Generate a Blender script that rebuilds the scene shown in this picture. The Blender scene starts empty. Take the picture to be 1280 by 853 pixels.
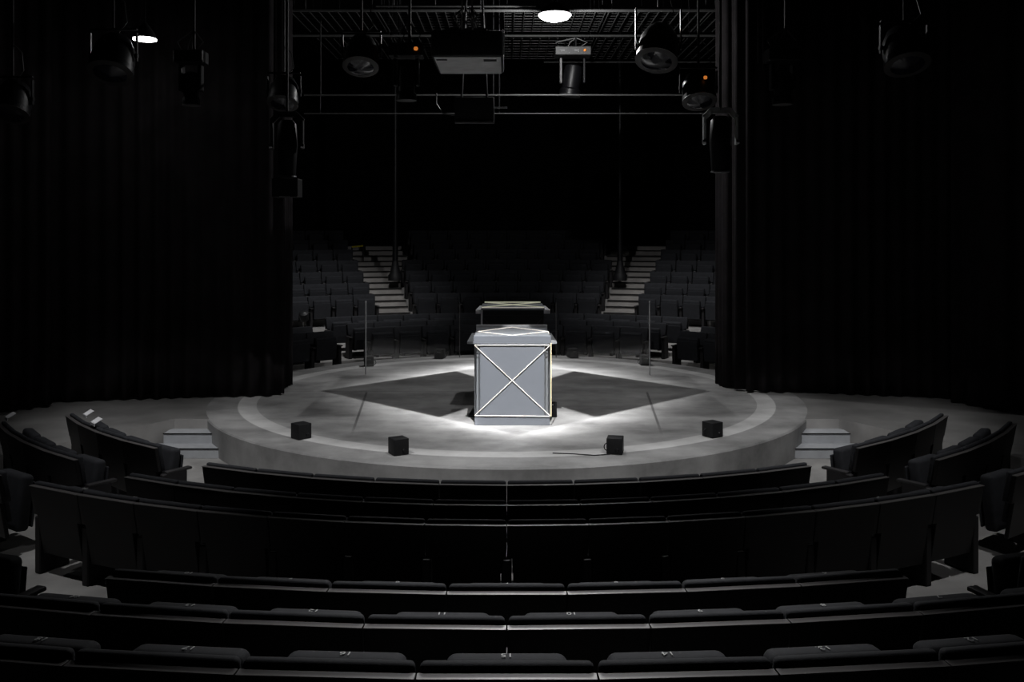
import bpy, bmesh, math, random
from mathutils import Vector, Matrix
random.seed(7)
SC = bpy.context.scene
COL = SC.collection
PI = math.pi
R = math.radians

# ------------------------------------------------------------------ camera
F = 1150.0; HX = 633.5; HY = 287.0; EYE = 2.45
cam = bpy.data.cameras.new('camera'); cam_ob = bpy.data.objects.new('camera', cam); COL.objects.link(cam_ob)
cam_ob.location = (0, 0, EYE); cam_ob.rotation_euler = (PI/2, 0, 0)
cam.sensor_width = 36; cam.lens = F/1280*36
cam.shift_y = -(426.5-HY)/1280; cam.shift_x = (640-HX)/1280
cam.clip_start = .05; cam.clip_end = 200
SC.camera = cam_ob
SC.view_settings.view_transform = 'Standard'; SC.view_settings.look = 'None'
SC.view_settings.gamma = 1; SC.view_settings.use_curve_mapping = False
SC.view_settings.exposure = 0
W = bpy.data.worlds.new('world'); SC.world = W; W.use_nodes = True
W.node_tree.nodes['Background'].inputs[0].default_value = (.8, .9, 1, 1)
W.node_tree.nodes['Background'].inputs[1].default_value = 0.0005

CY = 13.74                                   # centre of the round stage
SX, SY = 0.14, 13.95                         # centre of the star of light


def P(x, y, d):                              # a photo pixel at distance d from the lens plane
    return Vector(((x-HX)/F*d, d, EYE-(y-HY)/F*d))


# ------------------------------------------------------------------ node maths
class N:
    def __init__(s, nt, v): s.nt = nt; s.v = v

    def _op(s, op, *a):
        n = s.nt.nodes.new('ShaderNodeMath'); n.operation = op
        for i, q in enumerate((s,)+a):
            q = q.v if isinstance(q, N) else q
            if isinstance(q, (int, float)): n.inputs[i].default_value = q
            else: s.nt.links.new(q, n.inputs[i])
        return N(s.nt, n.outputs[0])

    def __add__(s, o): return s._op('ADD', o)
    def __sub__(s, o): return s._op('SUBTRACT', o)
    def __mul__(s, o): return s._op('MULTIPLY', o)
    def __truediv__(s, o): return s._op('DIVIDE', o)
    def abs(s): return s._op('ABSOLUTE')
    def mx(s, o): return s._op('MAXIMUM', o)
    def mn(s, o): return s._op('MINIMUM', o)
    def sqrt(s): return s._op('SQRT')
    def exp(s): return s._op('EXPONENT')
    def lt(s, o): return s._op('LESS_THAN', o)
    def gt(s, o): return s._op('GREATER_THAN', o)

    def ramp(s, a, b):                       # 0 at a, 1 at b
        n = s.nt.nodes.new('ShaderNodeMapRange'); n.interpolation_type = 'SMOOTHSTEP'
        s.nt.links.new(s.v, n.inputs[0])
        lo, hi = min(a, b), max(a, b)
        n.inputs[1].default_value = lo; n.inputs[2].default_value = hi
        n.inputs[3].default_value = 0 if a < b else 1; n.inputs[4].default_value = 1 if a < b else 0
        return N(s.nt, n.outputs[0])


# ------------------------------------------------------------------ lamps
def spot(name, loc, target, energy, angle, blend=.5, radius=.06, color=(1, 1, 1)):
    l = bpy.data.lights.new(name, 'SPOT'); l.energy = energy; l.spot_size = R(angle); l.spot_blend = blend
    l.shadow_soft_size = radius; l.color = color
    o = bpy.data.objects.new(name, l); COL.objects.link(o); o.location = loc
    o.rotation_euler = (Vector(target)-Vector(loc)).to_track_quat('-Z', 'Y').to_euler()
    return o


def star_lamp(name, loc, energy, side):
    """a profile lamp over the stage with its shutters cut to a star"""
    o = spot(name, loc, (loc[0], loc[1], 0), energy, 135, .1, .03)
    o.rotation_euler = (0, 0, 0)
    l = o.data; l.use_nodes = True; nt = l.node_tree
    em = [n for n in nt.nodes if n.type == 'EMISSION'][0]
    tc = nt.nodes.new('ShaderNodeTexCoord'); sp = nt.nodes.new('ShaderNodeSeparateXYZ')
    nt.links.new(tc.outputs['Normal'], sp.inputs[0])
    x, y, z = (N(nt, sp.outputs[i]) for i in range(3))
    h = loc[2]
    az = z.abs().mx(.05)
    sg = GOBO_SIGN
    u = x/az*(h*sg) + (loc[0]-SX)
    w = (y/az*(h*sg) + (loc[1]-SY))*side     # w runs from the centre towards this lamp
    m = u.abs()+w
    r = (u*u+w*w).sqrt()
    half = w.ramp(-.03, .03)
    out = m.ramp(2.93, 3.02)
    near = ((m-3.0).mx(0)*-1.5).exp()*((r-2.6).mx(0)*-1.9).exp()
    mid = (u*u*(-1/2.5)).exp()
    line = near*(mid*3.4+.3)
    block = (u.abs().ramp(2.92, 2.86))*(w.ramp(1.95, 1.9) if side < 0 else w.ramp(1.5, 1.45))
    wash = (block*-1+1)*.13+.045
    wedge = ((w-.15)/1.75-u.abs()).ramp(-.02, .05)*m.ramp(3.02, 2.93)*((r-2.45)*(r-2.45)*-.45).exp()*1.7
    edge = r.ramp(4.7, 4.0)
    val = (out*(line+wash)+wedge+.02)*half*edge
    # inverse-square and cosine of the throw are evened out by the lens
    nt.links.new(val.v, em.inputs['Strength'])
    return o


GOBO_SIGN = 1.0


def rim_fill(name, loc, energy):
    """an added wide fill, its mask shaped to brighten the stage rim and steps"""
    o = spot(name, loc, (loc[0], loc[1], 0), energy, 140, .1, .10)
    o.rotation_euler = (0, 0, 0)
    l = o.data; l.use_nodes = True; nt = l.node_tree
    em = [n for n in nt.nodes if n.type == 'EMISSION'][0]
    tc = nt.nodes.new('ShaderNodeTexCoord'); sp = nt.nodes.new('ShaderNodeSeparateXYZ')
    nt.links.new(tc.outputs['Normal'], sp.inputs[0])
    x, y, z = (N(nt, sp.outputs[i]) for i in range(3))
    az = z.abs().mx(.05)
    u = x/az*loc[2] + loc[0]
    w = y/az*loc[2] + (loc[1]-CY)
    r = (u*u+w*w).sqrt()
    val = (r.ramp(3.3, 4.15)*.8+.2)*r.ramp(6.9, 5.7)*w.ramp(.8, -2.2)*(u*(1 if loc[0] > 0 else -1)).ramp(-2.5, 1.0)
    nt.links.new(val.v, em.inputs['Strength'])
    return o


star_lamp('star_lamp_front', (SX, 8.9, 6.05), 2600, -1)
star_lamp('star_lamp_rear', (SX, 18.9, 6.0), 2300, 1)
rim_fill('front_fill_left', (-3.0, 7.2, 6.1), 1050)  # added fill pair for the stage rim and steps
rim_fill('front_fill_right', (3.0, 7.2, 6.1), 1050)
spot('far_wash_left', (-2.6, 18.5, 6.05), (-4.2, 21.8, .2), 1000, 64, 1, .12)
spot('far_wash_right', (2.8, 18.5, 6.05), (4.2, 21.8, .2), 1000, 64, 1, .12)
spot('aisle_wash_left', (-4.4, 6.3, 6.0), (-3.9, 6.9, -.2), 420, 44, .6, .06)
spot('aisle_wash_right', (4.4, 6.3, 6.0), (3.9, 6.9, -.2), 420, 44, .6, .06)
spot('back_light', (.2, 13.0, 6.1), (0, 3.2, .8), 750, 36, .9, .12)
spot('row_light', (.3, 7.0, 6.15), (.2, 4.0, .9), 1300, 32, 1, .10)


# ------------------------------------------------------------------ materials
def mat(name, col, rough=.6, spec=.5, metal=0, noise=None, scale=8, bump=0, emit=None):
    m = bpy.data.materials.new(name); m.use_nodes = True; nt = m.node_tree
    b = nt.nodes['Principled BSDF']
    b.inputs['Base Color'].default_value = (*col, 1); b.inputs['Roughness'].default_value = rough
    b.inputs['Metallic'].default_value = metal; b.inputs['Specular IOR Level'].default_value = spec
    if emit: b.inputs['Emission Color'].default_value = (*emit[0], 1); b.inputs['Emission Strength'].default_value = emit[1]
    tc = nt.nodes.new('ShaderNodeTexCoord')
    nz = nt.nodes.new('ShaderNodeTexNoise'); nz.inputs['Scale'].default_value = scale; nz.inputs['Detail'].default_value = 5
    nt.links.new(tc.outputs['Object'], nz.inputs['Vector'])
    k = noise if noise is not None else .12
    cr = nt.nodes.new('ShaderNodeValToRGB')
    cr.color_ramp.elements[0].position = .3; cr.color_ramp.elements[1].position = .7
    cr.color_ramp.elements[0].color = (*[c*(1-k) for c in col], 1)
    cr.color_ramp.elements[1].color = (*[min(1, c*(1+k)) for c in col], 1)
    nt.links.new(nz.outputs['Fac'], cr.inputs[0]); nt.links.new(cr.outputs[0], b.inputs['Base Color'])
    if bump:
        bp = nt.nodes.new('ShaderNodeBump'); bp.inputs['Strength'].default_value = bump; bp.inputs['Distance'].default_value = .01
        nz2 = nt.nodes.new('ShaderNodeTexNoise'); nz2.inputs['Scale'].default_value = scale*12
        nt.links.new(tc.outputs['Object'], nz2.inputs['Vector'])
        nt.links.new(nz2.outputs['Fac'], bp.inputs['Height']); nt.links.new(bp.outputs[0], b.inputs['Normal'])
    return m


M = dict(
    fabric=mat('charcoal_fabric', (.0165, .0173, .0205), .85, .25, noise=.2, scale=20, bump=.15),
    shell=mat('black_shell', (.006, .0055, .006), .45, .2, noise=.1),
    lit_edge=mat('lit_edge_grey', (.062, .058, .058), .42, .5),
    platform=mat('shaded_platform', (.16, .157, .154), .6, .3, noise=.2, scale=2),  # stage concrete toned down, the dimmer light put into its colour
    pedestal=mat('black_pedestal', (.009, .008, .009), .6, .35),
    arm=mat('armrest_vinyl', (.018, .017, .018), .5, .4),
    curtain=mat('black_velvet', (.017, .015, .016), .95, .08, noise=.3, scale=3),
    black=mat('black_paint', (.008, .008, .009), .6, .3),
    gloss=mat('black_gloss', (.005, .005, .006), .42, .3),
    metal=mat('dull_metal', (.25, .25, .26), .35, .5, .9),
    mesh=mat('dark_wire', (.03, .03, .03), .5, .4),
    pipe=mat('grey_pipe', (.075, .075, .075), .5, .4, .3),
    floor=mat('tier_concrete', (.27, .263, .257), .7, .3, noise=.25, scale=2.5),
    tread=mat('stair_concrete', (.30, .285, .275), .7, .3, noise=.2, scale=3),
    edge_shadow=mat('edge_shadow_dark', (.012, .012, .012), .8, .2),
    step=mat('pale_step', (.37, .38, .40), .6, .3, noise=.08),
    wall=mat('black_wall', (.006, .006, .007), .9, .1),
    panel=mat('blue_grey_panel', (.165, .177, .20), .55, .3, noise=.02, scale=3),
    panel2=mat('grey_panel', (.19, .20, .215), .55, .3, noise=.04, scale=3),
    led=mat('led_line', (.9, .85, .78), .5, .3, emit=((1, .90, .82), .30)),
    ledy=mat('amber_led_line', (.9, .75, .45), .5, .3, emit=((1, .80, .5), .55)),
    ledg=mat('pale_led_line', (.8, .8, .6), .5, .3, emit=((.95, .95, .72), .22)),
    lamp=mat('lamp_glow', (1, 1, 1), .5, .3, emit=((1, 1, 1), 14)),
    number=mat('white_number', (.42, .42, .42), .6, .3),
    card=mat('white_card', (.62, .62, .64), .7, .2),
    orange=mat('orange_lamp', (.8, .25, .05), .5, .3, emit=((1, .3, .05), .45)),
    yellow=mat('yellow_tape', (.6, .5, .03), .6, .3),
    lens=mat('dark_lens', (.01, .01, .015), .1, .6),
    cable=mat('pale_cable', (.16, .16, .16), .5, .4),
    ring=mat('dark_ring', (.022, .020, .020), .45, .4),
    under=mat('grey_casing', (.50, .51, .51), .5, .4, noise=.15, scale=6),
)


def stage_material():
    m = mat('stage_concrete', (.3, .3, .3), .55, .35); nt = m.node_tree
    b = nt.nodes['Principled BSDF']
    for l in list(b.inputs['Base Color'].links): nt.links.remove(l)
    tc = nt.nodes.new('ShaderNodeTexCoord'); sp = nt.nodes.new('ShaderNodeSeparateXYZ')
    nt.links.new(tc.outputs['Object'], sp.inputs[0])
    x, y = N(nt, sp.outputs[0]), N(nt, sp.outputs[1])
    def noise(sc, det, rot=0, stretch=(1, 1, 1)):
        mp = nt.nodes.new('ShaderNodeMapping'); mp.inputs['Scale'].default_value = stretch
        nt.links.new(tc.outputs['Object'], mp.inputs[0])
        n = nt.nodes.new('ShaderNodeTexNoise'); n.inputs['Scale'].default_value = sc; n.inputs['Detail'].default_value = det
        nt.links.new(mp.outputs[0], n.inputs['Vector']); return N(nt, n.outputs['Fac'])
    a = noise(.9, 6, 0, (.8, 1.6, 1)); c = noise(4.5, 6); e = noise(30, 3)
    r = (x*x+y*y).sqrt()
    ring = r.ramp(3.60, 3.61)*r.ramp(3.86, 3.85)
    base = (a-.5)*.62+(c-.5)*.22+(e-.5)*.06+.29
    outer = r.ramp(3.85, 3.87)
    base = base*(outer*-.25+1)
    base = base+ring*.16
    seam = (y-.16).abs().lt(.010)*x.lt(-.3)
    s2 = (x.abs()+y*.09*-1-2.1).abs().ramp(.022, .010)*y.lt(.1)*y.ramp(-3.0, -1.8)
    base = (base*(((seam+s2).mn(1))*-.6+1)).mx(.03)
    cmb = nt.nodes.new('ShaderNodeCombineColor')
    nt.links.new((base*1.0).v, cmb.inputs[0]); nt.links.new((base*.99).v, cmb.inputs[1]); nt.links.new((base*.985).v, cmb.inputs[2])
    nt.links.new(cmb.outputs[0], b.inputs['Base Color'])
    return m


M['stage'] = stage_material()

glass = bpy.data.materials.new('clear_acrylic'); glass.use_nodes = True
_nt = glass.node_tree; _nt.nodes.remove(_nt.nodes['Principled BSDF'])
_tr = _nt.nodes.new('ShaderNodeBsdfTransparent'); _gl = _nt.nodes.new('ShaderNodeBsdfGlossy'); _gl.inputs['Roughness'].default_value = .05
_mx = _nt.nodes.new('ShaderNodeMixShader'); _mx.inputs[0].default_value = .02
_nt.links.new(_tr.outputs[0], _mx.inputs[1]); _nt.links.new(_gl.outputs[0], _mx.inputs[2])
_nt.links.new(_mx.outputs[0], _nt.nodes['Material Output'].inputs[0])
M['glass'] = glass


# ------------------------------------------------------------------ mesh helpers
def link(name, me, m, parent=None, smooth=False):
    for q in (m if isinstance(m, (list, tuple)) else [m]): me.materials.append(M[q])
    if smooth:
        for p in me.polygons: p.use_smooth = True
    o = bpy.data.objects.new(name, me); COL.objects.link(o)
    if parent: o.parent = parent
    return o


def obj(name, bm, m, parent=None, smooth=False):
    bmesh.ops.recalc_face_normals(bm, faces=bm.faces)
    me = bpy.data.meshes.new(name); bm.to_mesh(me); bm.free()
    o = link(name, me, m, parent)
    if smooth:
        for p in me.polygons: p.use_smooth = True
        try: me.set_sharp_from_angle(angle=R(40))
        except Exception: pass
    return o


def box(bm, c, s, bev=0, rot=None, seg=2, mi=0):
    b2 = bmesh.new()
    bmesh.ops.create_cube(b2, size=1)
    for v in b2.verts: v.co = Vector((v.co.x*s[0], v.co.y*s[1], v.co.z*s[2]))
    if bev: bmesh.ops.bevel(b2, geom=list(b2.edges), offset=bev, segments=seg, affect='EDGES', profile=.5)
    mt = Matrix.Translation(c) @ (rot if rot else Matrix())
    merge(bm, b2, mt, mi); return bm


def merge(bm, b2, mt=None, mi=0):
    vm = {}
    for v in b2.verts: vm[v] = bm.verts.new(mt @ v.co if mt else v.co)
    for f in b2.faces:
        nf = bm.faces.new([vm[v] for v in f.verts]); nf.material_index = mi; nf.smooth = f.smooth
    b2.free()


def tube(bm, pts, r, seg=8, mi=0):
    pts = [Vector(p) for p in pts]; rings = []
    rr = r if isinstance(r, (list, tuple)) else [r]*len(pts)
    for i, p in enumerate(pts):
        t = (pts[min(i+1, len(pts)-1)]-pts[max(i-1, 0)]).normalized()
        a = t.orthogonal().normalized() if i == 0 else (rings[-1][1]-t*rings[-1][1].dot(t)).normalized()
        b = t.cross(a)
        rings.append(([bm.verts.new(p+(a*math.cos(k*2*PI/seg)+b*math.sin(k*2*PI/seg))*rr[i]) for k in range(seg)], a))
    for i in range(len(rings)-1):
        A, B = rings[i][0], rings[i+1][0]
        for k in range(seg):
            bm.faces.new((A[k], A[(k+1) % seg], B[(k+1) % seg], B[k])).material_index = mi
    bm.faces.new(rings[0][0][::-1]).material_index = mi; bm.faces.new(rings[-1][0]).material_index = mi
    return bm


def lathe(bm, prof, seg=20, mt=None, mi=0):   # prof: (r, z) pairs about z
    rings = []
    for r, z in prof:
        rings.append([bm.verts.new((mt or Matrix()) @ Vector((max(r, .0005)*math.cos(k*2*PI/seg), max(r, .0005)*math.sin(k*2*PI/seg), z))) for k in range(seg)])
    for A, B in zip(rings, rings[1:]):
        for k in range(seg): bm.faces.new((A[k], A[(k+1) % seg], B[(k+1) % seg], B[k])).material_index = mi
    bm.faces.new(rings[0][::-1]).material_index = mi; bm.faces.new(rings[-1]).material_index = mi
    return bm


def prism(bm, poly, z0, z1, mi=0, ms=None):
    a = [bm.verts.new((x, y, z0)) for x, y in poly]; b = [bm.verts.new((x, y, z1)) for x, y in poly]; si = mi if ms is None else ms
    n = len(poly)
    bm.faces.new(a[::-1]).material_index = mi; bm.faces.new(b).material_index = mi
    for i in range(n): bm.faces.new((a[i], a[(i+1) % n], b[(i+1) % n], b[i])).material_index = si
    return bm


def sector(bm, r0, r1, a0, a1, z0, z1, seg=48, mi=0):  # annular solid about the stage centre, angle 0 towards the camera
    pts = [(a0+(a1-a0)*i/seg) for i in range(seg+1)]
    def q(r, a, z): return bm.verts.new((r*math.sin(a), CY-r*math.cos(a), z))
    rows = [[q(r0, a, z0), q(r1, a, z0), q(r1, a, z1), q(r0, a, z1)] for a in pts]
    for A, B in zip(rows, rows[1:]):
        for k in range(4): bm.faces.new((A[k], A[(k+1) % 4], B[(k+1) % 4], B[k])).material_index = mi
    bm.faces.new(rows[0]).material_index = mi; bm.faces.new(rows[-1][::-1]).material_index = mi
    return bm


def empty(name, loc, label, cat, group=None, rz=0):
    o = bpy.data.objects.new(name, None); COL.objects.link(o); o.location = loc; o.rotation_euler = (0, 0, rz)
    o.empty_display_size = .1
    return tag(o, label, cat, group)


def tag(o, label, cat, group=None):
    o['label'] = label; o['category'] = cat
    if group: o['group'] = group
    return o


def struct(name, bm, m, smooth=False):
    o = obj(name, bm, m, None, smooth); o['kind'] = 'structure'; return o


# ------------------------------------------------------------------ the room
GF = -.38                                     # lowest floor round the stage
bm = bmesh.new(); box(bm, (0, 14, GF-.15), (26, 40, .3)); struct('floor', bm, 'floor')
bm = bmesh.new(); box(bm, (0, 14, 8.35), (26, 40, .3)); struct('ceiling', bm, 'wall')
bm = bmesh.new(); box(bm, (0, 34.15, 3.9), (26, .3, 9)); struct('wall_back', bm, 'wall')
bm = bmesh.new(); box(bm, (-13.15, 14, 3.9), (.3, 40, 9)); struct('wall_left', bm, 'wall')
bm = bmesh.new(); box(bm, (13.15, 14, 3.9), (.3, 40, 9)); struct('wall_right', bm, 'wall')
bm = bmesh.new(); box(bm, (0, -6.15, 3.9), (26, .3, 9)); struct('wall_front', bm, 'wall')

# round concrete stage
bm = bmesh.new()
lathe(bm, [(4.28, GF), (4.29, -.02), (4.275, -.004), (4.26, 0)], 160)
stage = struct('stage', bm, 'stage'); stage.location = (0, CY, 0)

# side platforms at stage height, with the canted edge beside the steps
for s in (-1, 1):
    pl = [(-3.66, 11.90), (-4.3, 11.90), (-5.04, 10.67), (-5.75, 9.5), (-12.9, 9.5), (-12.9, 15.2), (-4.02, 15.2)]
    n = 10
    arc = [(-4.27*math.sin(a), CY-4.27*math.cos(a)) for a in [R(110)+(R(64.4)-R(110))*i/n for i in range(n+1)]]
    poly = pl[1:6]+arc
    poly = [(x*-s, y) for x, y in poly]
    bm = bmesh.new(); prism(bm, poly, GF, -.002, 0, 1)
    struct('side_platform', bm, ['platform', 'floor'])

# tiers; near side
NEAR = [('F', 6.20, .39), ('E', 6.80, .40), ('D', 7.52, .48), ('C', 9.49, .80), ('B', 10.18, .94), ('A', 10.93, 1.115)]
SH = .74
bm = bmesh.new()
sector(bm, 6.36, 7.05, R(-58), R(58), GF, .40-SH)
struct('seating_tier', bm, 'floor')
bm = bmesh.new(); sector(bm, 7.05, 8.9, R(-58), R(58), GF, .48-SH); struct('seating_tier', bm, 'floor')
for r0, r1, z in ((8.9, 9.62, .80-SH), (9.62, 10.36, .94-SH), (10.36, 11.3, 1.115-SH), (11.3, 13.2, 1.3-SH+.1)):
    bm = bmesh.new(); sector(bm, r0, r1, R(-52), R(52), GF, z); struct('seating_tier', bm, 'floor')
# far side
FAR = [('F', 6.25, .40, .62), ('E', 6.87, .45, .60), ('D', 7.55, .53, .60), ('C', 9.5, .863, .56), ('B', 10.2, 1.107, .56),
       ('A', 10.95, 1.365, .56), ('Z', 11.7, 1.63, .56), ('Y', 12.45, 1.9, .56), ('X', 13.2, 2.16, .56), ('W', 13.95, 2.42, .56)]
for r0, r1, z in ((6.4, 7.05, .45-SH), (7.05, 8.85, .53-SH)):
    bm = bmesh.new(); sector(bm, r0, r1, R(180-75), R(180+75), GF, z); struct('seating_tier', bm, 'floor')
UP = FAR[3:]
def IN_ANG(i): return 14.6 if i < 4 else 12.6
for i, (nm, r, z, p) in enumerate(UP):
    r0 = r-.62 if i == 0 else UP[i-1][1]+.13
    ia = IN_ANG(i)
    for a0, a1 in ((-75, -19.6), (-ia, ia), (19.6, 75)):
        bm = bmesh.new(); sector(bm, r0, r+.13 if i < len(UP)-1 else 15.5, R(180+a0), R(180+a1), GF, z-SH, 24); struct('seating_tier', bm, 'floor')

# two flights of stairs up the far bank
for s in (-1, 1):
    bm = bmesh.new()
    z = .53-SH; r = 8.85-.02
    lv = []
    for i, (nm, rr, zt, p) in enumerate(UP):
        zf = zt-SH
        prev = .53-SH if i == 0 else UP[i-1][2]-SH
        r0 = rr-.62 if i == 0 else UP[i-1][1]+.13
        lv += [(r0-.36, (prev+zf)/2), (r0-.02, zf)]
    lv += [(14.4, lv[-1][1]+.14), (14.8, lv[-1][1]+.28)]
    for k, (r0, zz) in enumerate(lv):
        r1 = lv[k+1][0] if k+1 < len(lv) else 15.5
        ia = IN_ANG(k//2)
        sector(bm, r0, r1+.001, R(180+s*ia), R(180+s*19.6), GF, zz, 6, 0)
        sector(bm, r0-.025, r0+.04, R(180+s*ia), R(180+s*19.6), zz-.022, zz+.006, 6, 1)  # dark strip painted in for the shadow line at each stair edge
    struct('staircase', bm, ['tread', 'edge_shadow'])

# pale steps from the floor to the platforms either side of the stage
for s in (-1, 1):
    side = 'left' if s < 0 else 'right'
    xo = [(-4.02, -3.60), (-4.34, -3.52), (-4.40, -3.42)]
    st = empty('stage_steps', (s*3.95, 11.6, GF), f'pale grey steps up to the platform {side} of the round stage', 'steps', 'steps beside the stage')
    for k in (1, 2):
        zt = -.127*k; x0, x1 = xo[k]
        y1 = 11.9; y0 = 11.9-.27*k
        x0, x1 = (x0, x1) if s < 0 else (-x1, -x0)
        b = bmesh.new(); box(b, ((x0+x1)/2-s*3.95, y0+.135-11.6, (zt+GF)/2-GF), (x1-x0, .27, zt-GF), .004)
        obj('step', b, 'step', st)
        b = bmesh.new(); box(b, ((x0+x1)/2-s*3.95, y0-.004-11.6, zt-.006-GF), (x1-x0+.006, .012, .012))
        obj('step_shadow_line', b, 'edge_shadow', st)  # thin dark strip drawn as the shadow line along the step

# ------------------------------------------------------------------ theatre seats
def tilt(bm, z0, k):                          # lean the back: top further from the stage
    for v in bm.verts: v.co.y += -(v.co.z-z0)*k
    return bm


def taper(bm):                                # the rows curve, so each back narrows towards the stage
    for v in bm.verts: v.co.x *= 1-.35*max(0, v.co.y)
    return bm


def curve_x(bm, a):                           # hollow the cushion slightly
    for v in bm.verts: v.co.y -= a*v.co.x*v.co.x*-1
    return bm


def t_slab(w, wl, z0, z1, z2, y0, y1, bev, seg):   # a slab that narrows below z1 to clear the pedestals
    b = bmesh.new(); pr = [(-wl, z0), (wl, z0), (wl, z1), (w, z1), (w, z2), (-w, z2), (-w, z1), (-wl, z1)]
    A = [b.verts.new((x, y0, z)) for x, z in pr]; B = [b.verts.new((x, y1, z)) for x, z in pr]
    b.faces.new(A); b.faces.new(B[::-1])
    for i in range(8): b.faces.new((A[i], B[i], B[(i+1) % 8], A[(i+1) % 8]))
    bmesh.ops.recalc_face_normals(b, faces=b.faces)
    bmesh.ops.bevel(b, geom=list(b.edges), offset=bev, segments=seg, affect='EDGES', profile=.5)
    return b


def backrest_mesh():
    b = t_slab(.2735, .222, .29, .475, .735, .0075, .055, .018, 3)
    curve_x(b, .12); tilt(b, SH, .17); return taper(b)


def shell_mesh():
    b = t_slab(.2765, .237, .168, .478, .708, -.036, 0, .004, 1)
    curve_x(b, .12); tilt(b, SH, .17); return taper(b)


def seat_mesh():
    b = bmesh.new(); rot = Matrix.Rotation(R(-6), 4, 'X')
    box(b, (0, .245, .413), (.412, .115, .468), .036, rot, 4); return b


def pan_mesh():
    b = bmesh.new(); rot = Matrix.Rotation(R(-6), 4, 'X')
    box(b, (0, .322, .385), (.40, .018, .37), .006, rot, 1); return b


def pedestal_mesh(x):
    b = bmesh.new(); box(b, (x, .18, .225), (.064, .27, .45), .008, seg=1); return b


def armrest_mesh(x):
    b = bmesh.new(); box(b, (x, .23, .456), (.066, .28, .026), .009, seg=2); return b


def text_mesh(s, size):
    cu = bpy.data.curves.new('digits', 'FONT'); cu.body = s; cu.size = size; cu.align_x = 'CENTER'; cu.align_y = 'CENTER'; cu.extrude = .0008
    o = bpy.data.objects.new('digits', cu); COL.objects.link(o)
    dg = bpy.context.evaluated_depsgraph_get(); me = bpy.data.meshes.new_from_object(o.evaluated_get(dg))
    COL.objects.unlink(o); bpy.data.objects.remove(o); bpy.data.curves.remove(cu)
    return me


proto = bpy.data.objects.new('theatre_seat', None); COL.objects.link(proto)
p_back = obj('backrest', backrest_mesh(), 'fabric', proto, True)
p_shell = obj('back_shell', shell_mesh(), 'shell', proto)
b = bmesh.new(); box(b, (0, -.020, .7105), (.551, .042, .005), .001, seg=1); curve_x(b, .12); tilt(b, SH, .17)
p_lit_edge = obj('lit_top_edge', b, 'lit_edge', p_shell)  # added grey strip imitates light caught on the shell's top edge
p_seat = obj('seat', seat_mesh(), 'fabric', proto, True)
p_pan = obj('seat_underside', pan_mesh(), 'fabric', p_seat)
p_ped = obj('pedestal', pedestal_mesh(-.275), 'pedestal', proto)
p_arm = obj('armrest', armrest_mesh(-.275), 'arm', p_ped, True)
p_ped2 = obj('pedestal', pedestal_mesh(.275), 'pedestal', None)
p_arm2 = obj('armrest', armrest_mesh(.275), 'arm', None, True)
COL.objects.unlink(p_ped2); COL.objects.unlink(p_arm2)
used_proto = [False]
ORD = ['', 'first', 'second', 'third', 'fourth', 'fifth', 'sixth', 'seventh', 'eighth', 'ninth', 'tenth', 'eleventh', 'twelfth', 'thirteenth',
       'fourteenth', 'fifteenth', 'sixteenth']
DIG = {}


def copy_seat(loc, rz, sx, last, number, flip=False):
    if not used_proto[0]:
        r = proto; used_proto[0] = True; kids = None
        ped, st = p_ped, p_seat
    else:
        r = proto.copy(); COL.objects.link(r)
        for src in (p_back, p_shell):
            c = src.copy(); COL.objects.link(c); c.parent = r
        q = p_lit_edge.copy(); COL.objects.link(q); q.parent = c
        st = p_seat.copy(); COL.objects.link(st); st.parent = r
        for k in [q for q in p_seat.children if q.name.startswith('seat_underside')]:
            c = k.copy(); COL.objects.link(c); c.parent = st
        ped = p_ped.copy(); COL.objects.link(ped); ped.parent = r
        c = p_arm.copy(); COL.objects.link(c); c.parent = ped
        if flip: ped.data = p_ped2.data; c.data = p_arm2.data
    if last:
        q = p_ped2.copy(); COL.objects.link(q); q.parent = r
        c = p_arm2.copy(); COL.objects.link(c); c.parent = q
    if number:
        if number not in DIG:
            me = text_mesh(number, .045); me.materials.append(M['number']); DIG[number] = me
        t = bpy.data.objects.new('seat_number', DIG[number]); COL.objects.link(t); t.parent = st
        t.location = (0, .268, .650); t.rotation_euler = (R(6), 0, PI)
    r.location = loc; r.rotation_euler = (0, 0, rz); r.scale = (sx, 1, 1)
    return r


def row(angles, r, ztop, pitch, desc, group, numbers=None, far=False, flip=None):
    """angles: from left to right in the photo"""
    vis = []
    for i, a in enumerate(angles):
        x, y = r*math.sin(a), CY-r*math.cos(a)
        px = HX+F*x/y
        if y < 1.5: continue
        if far and not 352 < px < 912: continue
        hw = F*.30/y
        if px+hw < -4 or px-hw > 1284: continue
        vis.append((i, a, x, y))
    for k, (i, a, x, y) in enumerate(vis):
        n = numbers[i] if numbers else None
        if n and len(desc.split()) <= 5: lab = f'dark folding theatre seat, {ORD[k+1]} from left in the {desc}'
        else: lab = f'dark folding theatre seat, {ORD[k+1]} from left in the {desc}'
        # the far bank is mirrored: its seats' own left is the photo's right
        end = (k == len(vis)-1) if not far else (k == 0)
        lastflag = end and flip is None
        o = copy_seat((x, y, ztop-SH), a, pitch/.555, lastflag, n, bool(flip))
        tag(o, lab, 'seat', group)


def centred(n, r, p): return [(-(n-1)/2+i)*p/r for i in range(n)]


def far_angles(n, r, p): return [PI-q for q in centred(n, r, p)]


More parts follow.
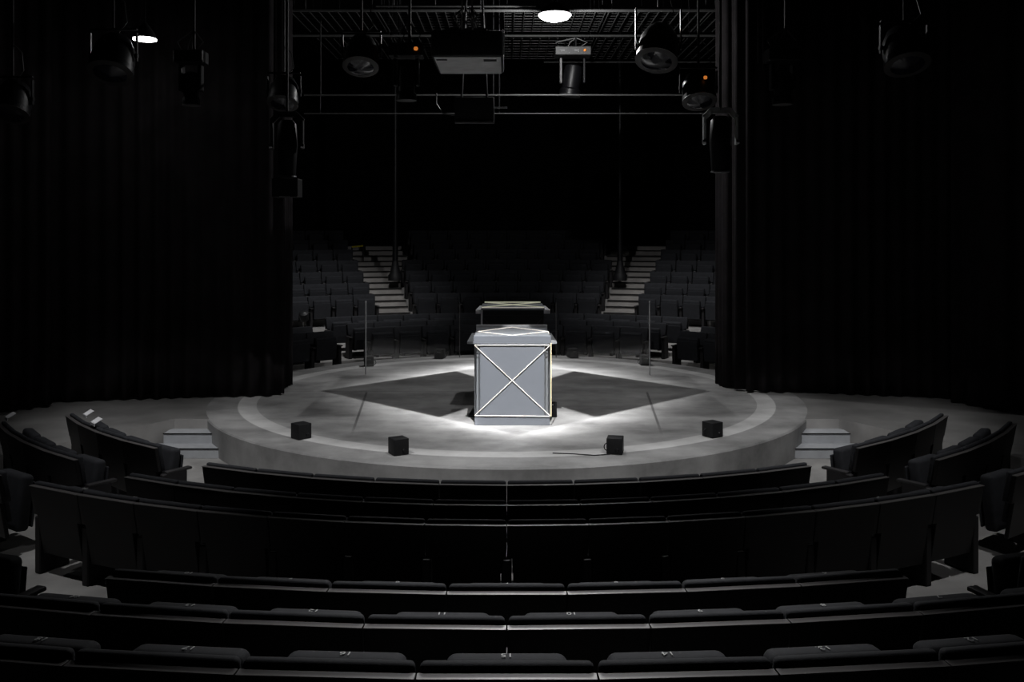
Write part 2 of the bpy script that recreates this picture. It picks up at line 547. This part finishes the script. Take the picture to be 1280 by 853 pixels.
NUM = lambda hi, n: [str(hi-i) for i in range(n)]
P0 = .555
row(centred(9, 10.93, P0), 10.93, 1.115, P0, 'row nearest the camera', 'seats in the nearest row', NUM(19, 9))
row(centred(10, 10.18, P0), 10.18, .94, P0, 'second row from the camera', 'seats in the second row', NUM(15, 10))
row(centred(7, 9.49, P0), 9.49, .80, P0, 'short third row from the camera', 'seats in the third row', NUM(10, 7))
row(centred(14, 7.52, P0), 7.52, .48, P0, 'long row beyond the cross aisle', 'seats in the fourth row', NUM(14, 14))
row(centred(12, 6.80, P0), 6.80, .40, P0, 'fifth row from the camera', 'seats in the fifth row')
row(centred(10, 6.20, P0), 6.20, .385, P0, 'front row facing the stage edge', 'seats in the front row')
for s, side in ((-1, 'left'), (1, 'right')):
    def blk(a0, n, r):
        a = [R(a0)+(i+.5)*P0/r for i in range(n)]
        return [-q for q in reversed(a)] if s < 0 else a
    row(blk(33.6, 4, 6.0), 6.0, .40, P0, f'front row of the {side} side block', f'seats in the {side} side block')
    row(blk(35.4, 4, 6.68), 6.68, .40, P0, f'second row of the {side} side block', f'seats in the {side} side block')
    row(blk(33.2, 1, 7.50), 7.50, .48, P0, f'third row of the {side} side block', f'seats in the {side} side block', None, False, s > 0)
    row(blk(16.0, 1, 9.49), 9.49, .80, P0, f'row cut by the {side} edge', f'seats at the {side} picture edge')

cnt = {'F': 10, 'E': 12, 'D': 14}
names = {'F': 'first row behind the stage', 'E': 'second row behind the stage', 'D': 'third row behind the stage'}
for nm, r, z, p in FAR[:3]:
    row(far_angles(cnt[nm], r, p), r, z, p, names[nm], 'seats in the far lower block', None, True)
    h = cnt[nm]*p/2/r
    for s, side in ((-1, 'left'), (1, 'right')):
        a = [h+R(7)+(i+.5)*p/(r-.15) for i in range(5)]
        ang = [PI+q for q in reversed(a)] if s < 0 else [PI-q for q in a]
        row(ang, r-.15, z, p, f'far {side} block, {dict(F="front", E="second", D="third")[nm]} row', f'seats in the far {side} side block', None, True)
lev = ['lowest', 'second', 'third', 'fourth', 'fifth', 'sixth', 'top']
for i, (nm, r, z, p) in enumerate(UP):
    ia = R(IN_ANG(i)-.4); n = int(2*ia*r/p); pp = 2*ia*r/n
    row(far_angles(n, r, pp), r, z, pp, f'upper middle block, {lev[i]} row', 'seats in the upper middle block', None, True)
    for s, side in ((-1, 'left'), (1, 'right')):
        a = [R(20.0)+(k+.5)*p/r for k in range(5 if i < 1 else 6)]
        ang = [PI+q for q in reversed(a)] if s < 0 else [PI-q for q in a]
        row(ang, r, z, p, f'upper {side} block, {lev[i]} row', f'seats in the upper {side} block', None, True)

# ------------------------------------------------------------------ white-lit lectern
LX = .068
le = empty('lectern', (LX, 11.5, 0), 'pale grey lectern with glowing X on its front, centre of the stage', 'lectern')
def lobj(n, b, m, par=le, smooth=False): return obj(n, b, m, par, smooth)
FW = .97; FH = 1.0
b = bmesh.new(); box(b, (0, .05, .055), (FW-.03, .10, .11), .003, seg=1); lobj('plinth', b, 'panel')
b = bmesh.new(); box(b, (0, .012, .565), (.805, .024, .91), .002, seg=1); lobj('front_panel', b, 'panel')
for s in (-1, 1):
    b = bmesh.new(); prism(b, [(s*.4025, .004), (s*(FW/2-.005), .16), (s*(FW/2-.005), .22), (s*.4025, .22)], .11, 1.02); lobj('side_fascia', b, 'panel2')
b = bmesh.new(); box(b, (0, .55, .52), (.90, 1.0, 1.04), .004, seg=1); lobj('body', b, 'panel2')
# top: raised tray with a lip at front and back
b = bmesh.new(); box(b, (0, .02, 1.07), (FW, .05, .10), .003, seg=1); lobj('front_lip', b, 'panel')
b = bmesh.new(); box(b, (0, .56, 1.095), (FW-.02, 1.1, .03), .003, seg=1); top = lobj('top', b, 'panel2')
b = bmesh.new(); box(b, (0, 1.1, 1.10), (FW, .03, .09), .003, seg=1); lobj('rear_lip', b, 'card')
# flared wings at the top and black feet at the floor
for s in (-1, 1):
    b = bmesh.new(); prism(b, [(s*.44, .52), (s*.585, .52), (s*.56, 1.5), (s*.44, 1.5)], .955, .985); lobj('wing', b, 'step')
b = bmesh.new(); prism(b, [(-.57, .50), (.57, .50), (.50, 1.45), (-.50, 1.45)], .0, .022); lobj('base_plate', b, 'black')
b = bmesh.new(); box(b, (.54, .52, .10), (.09, .06, .20), .004, seg=1); pu = lobj('power_box', b, 'gloss')
b = bmesh.new(); lathe(b, [(.008, 0), (.008, .006)], 10, Matrix.Translation((.53, .488, .165)) @ Matrix.Rotation(PI/2, 4, 'X')); obj('switch', b, 'number', pu)
def led(pts, m='led', r=.0052, par=le):
    b = bmesh.new(); tube(b, pts, r, 6); return obj('led_strip', b, m, par)
yf = -.008
led([(-.47, yf, 1.005), (.47, yf, 1.005)]); led([(-.47, yf, .125), (.47, yf, .115)])
led([(-.47, yf, 1.0), (.47, yf, .125)]); led([(.47, yf, 1.0), (-.47, yf, .125)])
led([(.484, yf, 1.03), (.484, yf, .115)], 'ledy', .0065)
led([(-.475, .0, 1.025), (-.43, .6, 1.118)], 'led', .005); led([(.478, -.0, 1.03), (.475, .5, 1.118)], 'led', .005)
led([(-.45, .5, 1.118), (0, .03, 1.122)], 'led'); led([(.47, .5, 1.118), (0, .03, 1.122)], 'led')
led([(-.45, .5, 1.118), (0, 1.04, 1.118)], 'led', .005); led([(.47, .5, 1.118), (0, 1.04, 1.118)], 'led', .005)

# black backed lectern behind it
l2 = empty('lectern', (LX+.02, 13.35, 0), 'taller black-backed lectern directly behind the pale front lectern', 'lectern')
b = bmesh.new(); box(b, (0, .02, .64), (.90, .04, 1.28), .004, seg=1); lobj('back_panel', b, 'black', l2)
b = bmesh.new(); box(b, (0, .42, .62), (.84, .70, 1.2), .004, seg=1); lobj('body', b, 'black', l2)
b = bmesh.new(); box(b, (0, .40, 1.295), (.92, .84, .03), .003, seg=1); lobj('top', b, 'panel2', l2)
b = bmesh.new(); box(b, (-.452, -.006, .66), (.028, .02, 1.28), .003, seg=1); lobj('edge_trim', b, 'card', l2)
for s in (-1, 1):
    b = bmesh.new(); prism(b, [(s*.45, .02), (s*.54, .02), (s*.50, .75), (s*.45, .75)], 1.225, 1.282); lobj('wing', b, 'card', l2)
led([(-.45, -.004, 1.315), (.45, -.004, 1.315)], 'led', .005, l2)
led([(-.45, .02, 1.318), (.42, .80, 1.33)], 'ledg', .008, l2); led([(.45, .02, 1.318), (-.42, .80, 1.33)], 'ledg', .008, l2)
led([(-.43, .80, 1.33), (.43, .80, 1.33)], 'ledg', .010, l2)
for s in (-1, 1): 
    bb = bmesh.new(); tube(bb, [(s*.42, -.004, 1.16), (s*.02, -.004, .66)], .003, 5); obj('wire', bb, 'pipe', l2)  # grey tubes draw the faint X reflection on the black face
b = bmesh.new(); box(b, (0, -.003, 1.20), (.88, .012, .008)); lobj('ledge', b, 'gloss', l2)

# ------------------------------------------------------------------ cube speakers round the stage
SPK = [(374.5, 550, 45, 'front left of the stage edge, left of the pair'), (497, 570, 30, 'front of the stage left of centre'),
       (770, 569, -12, 'front of the stage right of centre'), (892.5, 548, 32, 'at the front right of the stage edge'),
       (460.5, 459, 8, 'far left edge of the stage'), (549.5, 449.5, -12, 'far stage edge left of the lectern'),
       (716.5, 448.5, 14, 'far stage edge right of the lectern'), (807, 458, 2, 'far right edge of the stage')]
for i, (px, py, rz, where) in enumerate(SPK):
    d = F*EYE/(py-HY)
    near = i < 4
    if not near: d += .05
    x = (px-HX)/F*d
    sp = empty('cube_speaker', (x, d+.08, 0), f'small black cube speaker on the {where}' if 'at the' not in where else f'small black cube speaker {where}', 'speaker', 'cube speakers round the stage', R(rz))
    S = .175
    b = bmesh.new(); box(b, (0, 0, S/2+.004), (S, S, S), .008); obj('cabinet', b, 'black', sp, True)
    fy = 1 if near else -1
    b = bmesh.new(); box(b, (0, fy*(S/2+.003), S/2+.004), (S-.02, .008, S-.02), .003); obj('grille', b, 'gloss', sp)
    b = bmesh.new(); lathe(b, [(.022, 0), (.016, .012), (.006, .012)], 14, Matrix.Translation((.03, -fy*(S/2+.0), .05)) @ Matrix.Rotation(R(90)*fy, 4, 'X')); obj('socket', b, 'metal' if not near else 'gloss', sp)
    if not near:
        b = bmesh.new(); box(b, (0, -(S/2+.008), S*.72), (.07, .012, .014), .003); obj('badge_bar', b, 'pipe', sp)
    sgn = 1 if i in (0, 1, 4, 5) else -1
    b = bmesh.new(); pts = [(sgn*(S/2+.0), .02, .045+.0)]
    pts = [(sgn*(S/2+.035*math.sin(t)), .02, .06+.04*math.cos(t)) for t in [PI*j/8 for j in range(9)]]
    tube(b, pts, .006, 6); obj('handle', b, 'gloss', sp)

# floor cable lying from one speaker to the lip
b = bmesh.new(); tube(b, [(.50, 10.05, .006), (.72, 10.02, .006), (.95, 9.95, .006), (1.12, 10.0, .006)], .006, 6)
tag(obj('cable', b, 'black'), 'thin black cable lying on the stage by the right front speaker', 'cable')

# clear acrylic screens standing near the back of the stage
for s, side in ((-1, 'left'), (1, 'right')):
    xa, ya = s*2.37, 15.45; xb, yb = s*.90, 17.55
    if s > 0: xa += .03; xb += .04
    ln = math.hypot(xb-xa, yb-ya); an = math.atan2(yb-ya, xb-xa)
    sc = empty('acrylic_screen', (xa, ya, 0), f'clear acrylic screen standing at the back {side} of the stage', 'screen', 'clear screens on the stage', an)
    b = bmesh.new(); box(b, (ln/2, 0, .61), (ln, .008, 1.20)); obj('pane', b, 'glass', sc)
    b = bmesh.new(); box(b, (.0, 0, .615), (.016, .016, 1.21), .003); obj('edge_glint', b, 'card', sc)  # pale strip colours in the light caught along the pane edge
    b = bmesh.new(); box(b, (ln, 0, .53), (.012, .012, 1.04), .003); obj('edge_glint', b, 'pipe', sc)
    b = bmesh.new(); box(b, (.0, 0, 1.235), (.02, .02, .03), .003); obj('tip_glint', b, 'card', sc)  # white tip imitates the brighter glint at the top of the edge

# ------------------------------------------------------------------ black curtains
def drape(path, z0, z1, label, wl=.23, amp=.055):
    pts = [Vector((x, y)) for x, y in path]
    L = [0]
    for a, b_ in zip(pts, pts[1:]): L.append(L[-1]+(b_-a).length)
    n = int(L[-1]/.03)
    bm = bmesh.new(); rows = []
    ph = random.uniform(0, 6)
    for i in range(n+1):
        s = L[-1]*i/n
        k = max(j for j in range(len(L)) if L[j] <= s+1e-9); k = min(k, len(pts)-2)
        t = (s-L[k])/(L[k+1]-L[k]); p = pts[k].lerp(pts[k+1], t); tn = (pts[k+1]-pts[k]).normalized(); nn = Vector((-tn.y, tn.x))
        f = math.sin(s*2*PI/wl+ph+1.3*math.sin(s*2.1+ph))*amp*(.75+.35*math.sin(s*3.7+ph))+.03*math.sin(s*1.1)
        q = p+nn*f
        q2 = p+nn*(f*.55)
        zz = z0+.012*math.sin(s*5+ph)
        zs = [zz, z0+.6, z0+2.5, z0+4.5, z1]
        rows.append([bm.verts.new((*(q.lerp(q2, j/4)), z)) for j, z in enumerate(zs)])
    for A, B in zip(rows, rows[1:]):
        for j in range(4): bm.faces.new((A[j], B[j], B[j+1], A[j+1]))
    root = empty('curtain', (path[0][0], path[0][1], z0), label, 'curtain')
    me = bpy.data.meshes.new('drape')
    for v in bm.verts: v.co -= Vector((path[0][0], path[0][1], z0))
    bm.to_mesh(me); bm.free()
    o = link('drape', me, 'curtain', root, True)
    md = o.modifiers.new('thick', 'SOLIDIFY'); md.thickness = .012
    b = bmesh.new(); tube(b, [(x-path[0][0], y-path[0][1], z1-z0+.01) for x, y in path], .025, 8); obj('curtain_rail', b, 'black', root)
    return root


drape([(-6.75, 12.90), (-4.8, 13.3), (-3.45, 13.5), (-3.33, 13.62)], .02, 6.6, 'wide black curtain along the left of the stage')
drape([(-3.55, 14.0), (-3.40, 14.05), (-3.36, 14.45)], .02, 6.6, 'narrow black curtain edge behind the left curtain, beside the far seats', .12, .03)
drape([(-10.5, 10.9), (-8.2, 11.5), (-6.95, 12.1), (-6.30, 12.75)], .02, 6.6, 'black curtain at the far left edge beyond the side seats')
drape([(3.42, 14.05), (3.62, 13.78), (4.6, 13.70), (6.75, 13.22)], .02, 6.6, 'wide black curtain along the right of the stage')
drape([(3.30, 14.55), (3.36, 14.2), (3.5, 14.12)], .02, 6.6, 'narrow black curtain edge behind the right curtain, beside the far seats', .12, .03)
drape([(6.30, 13.05), (6.6, 12.4), (8.2, 11.4), (10.5, 10.8)], .02, 6.6, 'black curtain at the far right edge beyond the side seats')

# ------------------------------------------------------------------ poles on the far stairs
for px, side in ((494, 'left'), (775, 'right')):
    p = P(px, 345, 24.4)
    po = empty('pole', (p.x, p.y, p.z-.02), f'black steel pole with flared foot on the {side} far stairs', 'pole', 'poles on the far stairs')
    b = bmesh.new(); lathe(b, [(.075, .3), (.075, 7.0)], 16); obj('shaft', b, 'gloss', po, True)
    b = bmesh.new(); lathe(b, [(.19, -.1), (.19, .03), (.14, .10), (.095, .30), (.076, .42)], 20); obj('foot', b, 'black', po, True)

# yellow tape on a rail by the top left stairs
b = bmesh.new(); q0, q1 = P(440, 309, 26.2), P(454, 307.5, 26.2); tube(b, [q0, q1], .022, 8)
yr = empty('handrail', (q0.x, q0.y, 1.5), 'short handrail with yellow tape above the far left stairs', 'handrail')
me_off = Vector((q0.x, q0.y, 1.5))
for v in b.verts: v.co -= me_off
obj('yellow_tape', b, 'yellow', yr)
b = bmesh.new()
for q in (q0, q1): tube(b, [Vector((q.x, q.y, 1.14))-me_off, q-me_off], .018, 8)
obj('rail_post', b, 'black', yr)

# white cards draped over the ends of the left side block
for px, py, d, w, lab in ((13.5, 519, 9.72, .10, 'white card on the far end seat of the left second side row'),
                          (111, 519, 10.05, .10, 'upper white card on the end seat of the left front side row'),
                          (121, 529, 9.60, .12, 'lower white card beside the upper one, left front side row')):
    p = P(px, py, d)
    ob = empty('reserved_card', p+Vector((0, 0, .0 if px < 50 else .028)), lab, 'card', 'white cards on the left seats', R(-50))
    b = bmesh.new(); box(b, (0, 0, .0), (.02+w, .085, .006), .001, Matrix.Rotation(R(28), 4, 'X')); obj('flap', b, 'card', ob)
    b = bmesh.new(); box(b, (0, -.042, -.034), (.02+w, .005, .03), .001); obj('fold', b, 'card', ob)

# small dark stage lamp left on the far left aisle step
p = P(381, 397, 20.6)
fl = empty('floor_lamp_unit', (p.x, p.y, p.z-.1), 'small dark lamp unit standing on the far left aisle', 'lamp')
b = bmesh.new(); lathe(b, [(.05, .0), (.09, .03), (.11, .12), (.10, .2), (.05, .23)], 16, Matrix.Translation((0, 0, .03)) @ Matrix.Rotation(R(30), 4, 'X')); obj('housing', b, 'black', fl, True)
for s in (-1, 1):
    b = bmesh.new(); tube(b, [(s*.13, 0, 0), (s*.12, 0, .2), (s*.02, 0, .24)], .014, 6); obj('bracket', b, 'gloss', fl)
for dx, dz in ((.03, .2), (.0, .10)):
    b = bmesh.new(); box(b, (dx, -.14, dz), (.045, .01, .035), .004); obj('lens', b, 'number', fl)

# ------------------------------------------------------------------ overhead grid
GZ = 6.2
for y, px0, px1, r in ((15.75, 360, 1010, .026), (15.45, 470, 670, .016), (17.8, 200, 1010, .022), (16.6, 380, 1020, .016), (16.95, 380, 1040, .012), (20.6, 680, 1010, .016),
                    (12.0, 40, 1250, .026), (10.6, 40, 1250, .026), (13.4, 380, 890, .026)):
    x0, x1 = (px0-HX)/F*y, (px1-HX)/F*y
    b = bmesh.new(); tube(b, [(x0, 0, 0), (x1, 0, 0)], r, 8)
    zp = {16.6: P(640, 119, 16.6).z, 16.95: P(640, 142, 16.95).z}.get(y, GZ if y > 14 else 6.25)
    o = bpy.data.objects.new('lighting_pipe', None); COL.objects.link(o); o.location = (0, y, zp)
    obj('tube', b, 'pipe', o)
    for x in (x0+.3, x0+(x1-x0)*.37, x1-.3):
        b = bmesh.new(); tube(b, [(x, 0, r), (x, 0, 8.2-zp)], .012, 6); obj('hanger', b, 'black', o)
    where = {15.75: 'at the front edge of the wire mesh', 15.45: 'short, just above the projector cables', 17.8: 'crossing behind the projector', 16.6: 'long and bright below the mesh',
             16.95: 'lowest, over the far seats', 20.6: 'thin, right of the projector', 12.0: 'carrying the big projector', 10.6: 'nearest the camera overhead', 13.4: 'carrying the rear lamps'}[y]
    tag(o, f'grey overhead lighting pipe, {where}', 'pipe', 'overhead pipes')
for ri, (y0, y1, lab) in enumerate(((15.85, 17.5, 'front'), (18.1, 20.3, 'rear'))):
    edges = [360, 470, 606, 628, 760, 890, 1010]
    k = 0
    for i in range(len(edges)-1):
        x0, x1 = (edges[i]-HX)/F*15.8, (edges[i+1]-HX)/F*15.8
        if x1-x0 < .5: continue
        k += 1
        bm = bmesh.new()
        n = max(3, int((x1-x0)/.165))
        for j in range(n+1):
            x = x0+.03+(x1-x0-.06)*j/n
            box(bm, (x, (y0+y1)/2, 0), (.012, y1-y0, .02))
        for j in range(9):
            y = y0+(y1-y0)*j/8
            box(bm, ((x0+x1)/2, y, .012), (x1-x0-.06, .008, .008))
        o = bpy.data.objects.new('mesh_panel', None); COL.objects.link(o); o.location = ((x0+x1)/2, y0, GZ+.01)
        for v in bm.verts: v.co -= Vector(((x0+x1)/2, y0, 0))
        obj('wire_grid', bm, 'mesh', o)
        for x in (x0+.08, x1-.08):
            for y in (y0+.06, y1-.06):
                b = bmesh.new(); tube(b, [(x-(x0+x1)/2, y-y0, 0), (x-(x0+x1)/2, y-y0, 8.2-GZ)], .008, 5); obj('hanger', b, 'black', o)
        tag(o, f'dark wire mesh ceiling panel, {ORD[k]} from the left in the {lab} bay', 'panel', 'wire mesh panels')

# ------------------------------------------------------------------ house lamps
def house_lamp(p, r, label, energy, sag=1):
    o = empty('house_lamp', p, label, 'lamp', 'lit house lamps')
    b = bmesh.new(); lathe(b, [(r*.02, -.09*sag), (r*.5, -.08*sag), (r*.85, -.045*sag), (r, -.0), (r, .012), (r*.9, .02)], 28); obj('diffuser', b, 'lamp', o)
    b = bmesh.new(); lathe(b, [(r*1.02, .021), (r*.8, .10), (r*.3, .2), (.03, .22)], 28); obj('housing', b, 'black', o, True)
    b = bmesh.new(); tube(b, [(0, 0, .22), (0, 0, 8.2-p[2])], .012, 6); obj('stem', b, 'gloss', o)
    if energy:
        l = bpy.data.lights.new('house_bulb', 'POINT'); l.energy = energy; l.shadow_soft_size = .04
        q = bpy.data.objects.new('house_bulb', l); COL.objects.link(q); q.location = (p[0], p[1], p[2]-.16)
    return o


house_lamp(P(693.5, 19.5, 15.2), .27, 'bright round house lamp overhead right of the projector', 220)
house_lamp(P(181, 50, 12.1), .15, 'thin bright house lamp high at upper left', 1.5, .1)

# ------------------------------------------------------------------ projector
def hang(par, base, x, z0, r=.008, m='gloss', name='hanging_cable'):
    b = bmesh.new(); tube(b, [(x, 0, z0), (x*.6, .0, GZ+.05-base.z)], r, 6); return obj(name, b, m, par)


d = 11.8; p = P(584, 71, d)
pj = empty('projector', (p.x, p.y, p.z), 'large black projector hanging over the stage, grey underside showing', 'projector')
b = bmesh.new(); box(b, (0, .65, .175), (.93, 1.30, .34), .03, seg=3); obj('casing', b, 'black', pj, True)
b = bmesh.new(); box(b, (0, .65, .002), (.86, 1.24, .012), .004); un = obj('underside', b, 'under', pj)
b = bmesh.new(); box(b, (.29, .22, -.007), (.17, .12, .008), .002); obj('vent', b, 'black', un)
b = bmesh.new(); box(b, (-.34, .18, -.007), (.14, .08, .008), .002); obj('vent', b, 'black', un)
b = bmesh.new(); tube(b, [(.465, -.01, .02), (.472, -.01, .30), (.45, -.01, .345)], .011, 8); obj('edge_handle', b, 'card', pj)
b = bmesh.new(); box(b, (0, .5, .40), (.5, .5, .05), .01); fr = obj('rigging_frame', b, 'gloss', pj)
for x in (-.07, .07): hang(pj, p, x, .35, .012, 'cable')
b = bmesh.new()
for k in range(14):
    a = random.uniform(-.12, .2); 
    tube(b, [(a, random.uniform(-.1, .1), .36), (a+random.uniform(-.08, .08), -.1, .50), (a*.4, -.05, .62)], .007, 5)
obj('cable_bundle', b, 'pipe', pj)
b = bmesh.new(); lathe(b, [(.1, 0), (.11, .1), (.09, .12)], 20, Matrix.Translation((.2, 1.3, .18)) @ Matrix.Rotation(R(-90), 4, 'X')); obj('lens', b, 'lens', pj, True)

d = 14.5; p = P(593, 152, d)
pj2 = empty('projector', (p.x, p.y, p.z), 'smaller dim black projector box below and behind the large one', 'projector')
b = bmesh.new(); box(b, (0, .2, .2), (.62, .42, .38), .02); obj('casing', b, 'black', pj2, True)
b = bmesh.new(); box(b, (0, .0, -.015), (.62, .12, .03), .006); obj('tray', b, 'pipe', pj2)
b = bmesh.new(); tube(b, [(-.31, 0, .1), (-.5, 0, .13), (-.6, 0, .28), (-.6, 0, .45)], .012, 6); obj('cable', b, 'pipe', pj2)
b = bmesh.new(); box(b, (.42, 0, .22), (.2, .08, .025), .005); obj('bracket', b, 'metal', pj2)
hang(pj2, p, .2, .38, .02); hang(pj2, p, -.2, .38, .02)


# ------------------------------------------------------------------ stage lamps
def barrel(px, py0, py1, wpx, d, label, lit=False, orange=False, tilt_=0, base=True, group='hanging profile lamps'):
    """moving-head lamp pointing down: base box, two yoke arms, barrel, lens"""
    p = P(px, py0, d); sz = wpx/F*d; H = (py1-py0)/F*d
    o = empty('moving_head_lamp', p, label, 'stage lamp', group)
    b = bmesh.new(); box(b, (0, 0, .0), (sz, sz*.7, .16), .012); ba = obj('base', b, 'pipe' if lit else 'gloss', o)
    for x in (-.3, .1):
        b = bmesh.new(); box(b, (x*sz, -sz*.36, .0), (sz*.14, .012, .05), .003); obj('display', b, 'cable' if lit else 'shell', ba)
    for s in (-1, 1):
        b = bmesh.new(); box(b, (s*sz*.33, 0, -.08-H*.27), (.045, .14, H*.48), .012); obj('yoke_arm', b, 'gloss' if not (lit and s < 0) else 'cable', o)  # lit: base, cables and left arm coloured paler for house-lamp light
    rt = Matrix.Translation((0, 0, -.10-H*.34)) @ Matrix.Rotation(R(tilt_), 4, 'Y')
    hl = H*.62
    b = bmesh.new(); lathe(b, [(sz*.16, hl*.34), (sz*.25, hl*.28), (sz*.27, 0), (sz*.25, -hl*.40), (sz*.30, -hl*.46), (sz*.30, -hl*.62)], 20, rt)
    hd = obj('barrel', b, 'gloss', o, True)
    b = bmesh.new(); lathe(b, [(sz*.30, -hl*.62), (sz*.31, -hl*.65), (sz*.2, -hl*.66)], 20, rt); obj('lens', b, 'pipe', hd)
    for k, (a, c) in enumerate(((-.16, -.05), (.12, .3), (-.3, -.34))):
        b = bmesh.new(); tube(b, [(a*sz, 0, .07), (c*sz*1.4, 0, .2), (.1*sz, 0, .29 if lit else .36)], .012 if lit else .008, 6); obj('power_cable', b, 'cable' if lit else 'pipe', o)
    b = bmesh.new(); tube(b, [(.1*sz, 0, .07), (.1*sz, 0, (6.18 if d > 17 else 6.25)-p.z)], .02, 8); obj('hanging_rod', b, 'black', o)
    if orange:
        b = bmesh.new(); lathe(b, [(.02, -.02), (.028, 0), (.02, .02)], 10, Matrix.Translation((.32*sz, -sz*.40, .0))); obj('indicator', b, 'orange', ba, True)
    return o


def bulb(px, py, wpx, d, label, arms=False, orange=False, az=0):
    """round fresnel lamp in a yoke, hung lens down and tilted"""
    p = P(px, py, d); r = wpx/2/F*d
    o = empty('fresnel_lamp', p, label, 'stage lamp', 'hanging round lamps')
    rt = Matrix.Rotation(R(az), 4, 'Y') @ Matrix.Rotation(R(-25), 4, 'X')
    b = bmesh.new(); lathe(b, [(r*.35, r*1.15), (r*.62, r*.98), (r*.9, r*.45), (r*.97, -.1*r), (r*.95, -.5*r), (r*1.0, -.55*r), (r*1.0, -.8*r)], 24, rt); h = obj('housing', b, 'gloss', o, True)
    b = bmesh.new(); lathe(b, [(r*1.0, -.80*r), (r*1.03, -.86*r), (r*.86, -.90*r)], 24, rt); obj('lens_ring', b, 'ring', h, True)
    b = bmesh.new(); lathe(b, [(r*.86, -.85*r), (r*.5, -1.0*r), (.01, -1.06*r)], 24, rt); obj('lens', b, 'lens', h, True)
    for s in (-1, 1):
        b = bmesh.new(); zt = r*2.0 if arms else r*1.35
        box(b, (s*r*1.08, 0, zt/2-.05), (.022, .05, zt), .006); obj('yoke_arm', b, 'metal' if arms else 'gloss', o)
        b = bmesh.new(); lathe(b, [(.03, 0), (.03, .04)], 10, Matrix.Translation((s*r*1.06-.02, 0, .02)) @ Matrix.Rotation(R(90), 4, 'Y')); obj('yoke_knob', b, 'gloss', o)
        if arms:
            b = bmesh.new(); box(b, (s*r*.98, -.06, -.1*r), (.02, .06, r*.8), .008, Matrix.Rotation(R(s*14), 4, 'Y')); obj('side_fin', b, 'metal' if s < 0 else 'gloss', h)
    zt = r*2.0-.05 if arms else r*1.3
    b = bmesh.new(); box(b, (0, 0, zt), (r*2.2, .05, .022), .004); obj('yoke_bridge', b, 'gloss', o)
    b = bmesh.new(); tube(b, [(0, 0, zt), (0, 0, 6.25-p.z)], .016, 8); obj('hanging_rod', b, 'black', o)
    b = bmesh.new(); tube(b, [(r*.2, 0, r*1.1), (r*.7, -.05, r*1.6), (r*.5, 0, r*2.6), (r*.1, 0, r*3)], .008, 6); obj('power_cable', b, 'pipe', o)
    if orange:
        b = bmesh.new(); lathe(b, [(.02, -.02), (.026, 0), (.02, .02)], 10, Matrix.Translation((r*.2, -r*1.0, r*.55))); obj('indicator', b, 'orange', o, True)
    return o


def ubar(px, py0, py1, wpx, d, label, box_below=False):
    """profile lamp in an inverted U yoke"""
    p = P(px, py0, d); w = wpx/F*d; H = (py1-py0)/F*d
    o = empty('profile_lamp', p, label, 'stage lamp', 'profile lamps in pale yokes')
    b = bmesh.new(); c = w*.22; t = .045
    pts = [(-w/2, 0, -H*.55), (-w/2, 0, -c), (-w/2+c, 0, 0), (w/2-c, 0, 0), (w/2, 0, -c), (w/2, 0, -H*.55)]
    for a, e in zip(pts, pts[1:]):
        a, e = Vector(a), Vector(e); dd = e-a; L = dd.length
        box(b, (a+e)/2, (t*.7, .07, L+t*.5), .004, dd.to_track_quat('Z', 'Y').to_matrix().to_4x4())
    obj('yoke', b, 'under' if not box_below else 'arm', o)
    b = bmesh.new(); lathe(b, [(w*.20, -H*.10), (w*.30, -H*.16), (w*.34, -H*.5), (w*.30, -H*.8), (w*.28, -H*1.0), (w*.2, -H*1.0)], 22); h = obj('barrel', b, 'gloss', o, True)
    b = bmesh.new(); lathe(b, [(w*.30, -H*1.0), (w*.31, -H*1.02), (w*.2, -H*1.03)], 22); obj('lens_ring', b, 'metal', h)
    for s in (-1, 1):
        b = bmesh.new(); lathe(b, [(.03, 0), (.03, .04)], 10, Matrix.Translation((s*w*.52-.02, -.02, -H*.52)) @ Matrix.Rotation(R(90), 4, 'Y')); obj('yoke_knob', b, 'metal', o)
    b = bmesh.new(); tube(b, [(0, 0, .0), (0, 0, 6.25-p.z)], .018, 8); obj('hanging_rod', b, 'black', o)
    if box_below:
        b = bmesh.new(); box(b, (0, 0, -H*1.2), (w*.85, w*.7, H*.30), .01); ac = obj('colour_scroller', b, 'black', o)
        b = bmesh.new(); box(b, (.0, -w*.36, -H*1.34), (w*.35, .01, .012), .002); obj('clip', b, 'metal', ac)
    return o


bulb(452, 68, 44, 11.3, 'dim round lamp hanging left of the large projector')
barrel(508, 64, 134, 42, 11.6, 'dark moving head lamp with orange light, left of the large projector', orange=True)
barrel(715.5, 66, 131, 44, 17.8, 'pale lit moving head lamp hanging right of the large projector', lit=True, orange=True, tilt_=8)
bulb(823, 58, 52, 13.2, 'big round lamp with shiny silver yoke arms, right of the pale moving head', arms=True, az=12)
bulb(873, 112, 42, 12.2, 'round lamp with orange light above the pale yoke', orange=True)
ubar(900.5, 138, 214, 40, 11.6, 'profile lamp in a pale yoke above the right curtain edge')
ubar(359, 143, 220, 38, 11.6, 'dark profile lamp with box below, above the left curtain edge', True)
bulb(355, 116, 38, 12.4, 'dim round lamp above the dark yoke at left')
barrel(239, 72, 140, 36, 11.8, 'dark moving head lamp hanging below and right of the thin house lamp')
bulb(142, 72, 54, 11.0, 'dim round lamp hanging left of the thin house lamp')
barrel(978, 70, 139, 40, 11.8, 'dark moving head lamp hanging over the right curtain')
bulb(1130, 62, 54, 11.0, 'dim round lamp hanging at the upper right over the curtain')
bulb(16, 126, 46, 11.4, 'dim round lamp at the left picture edge')
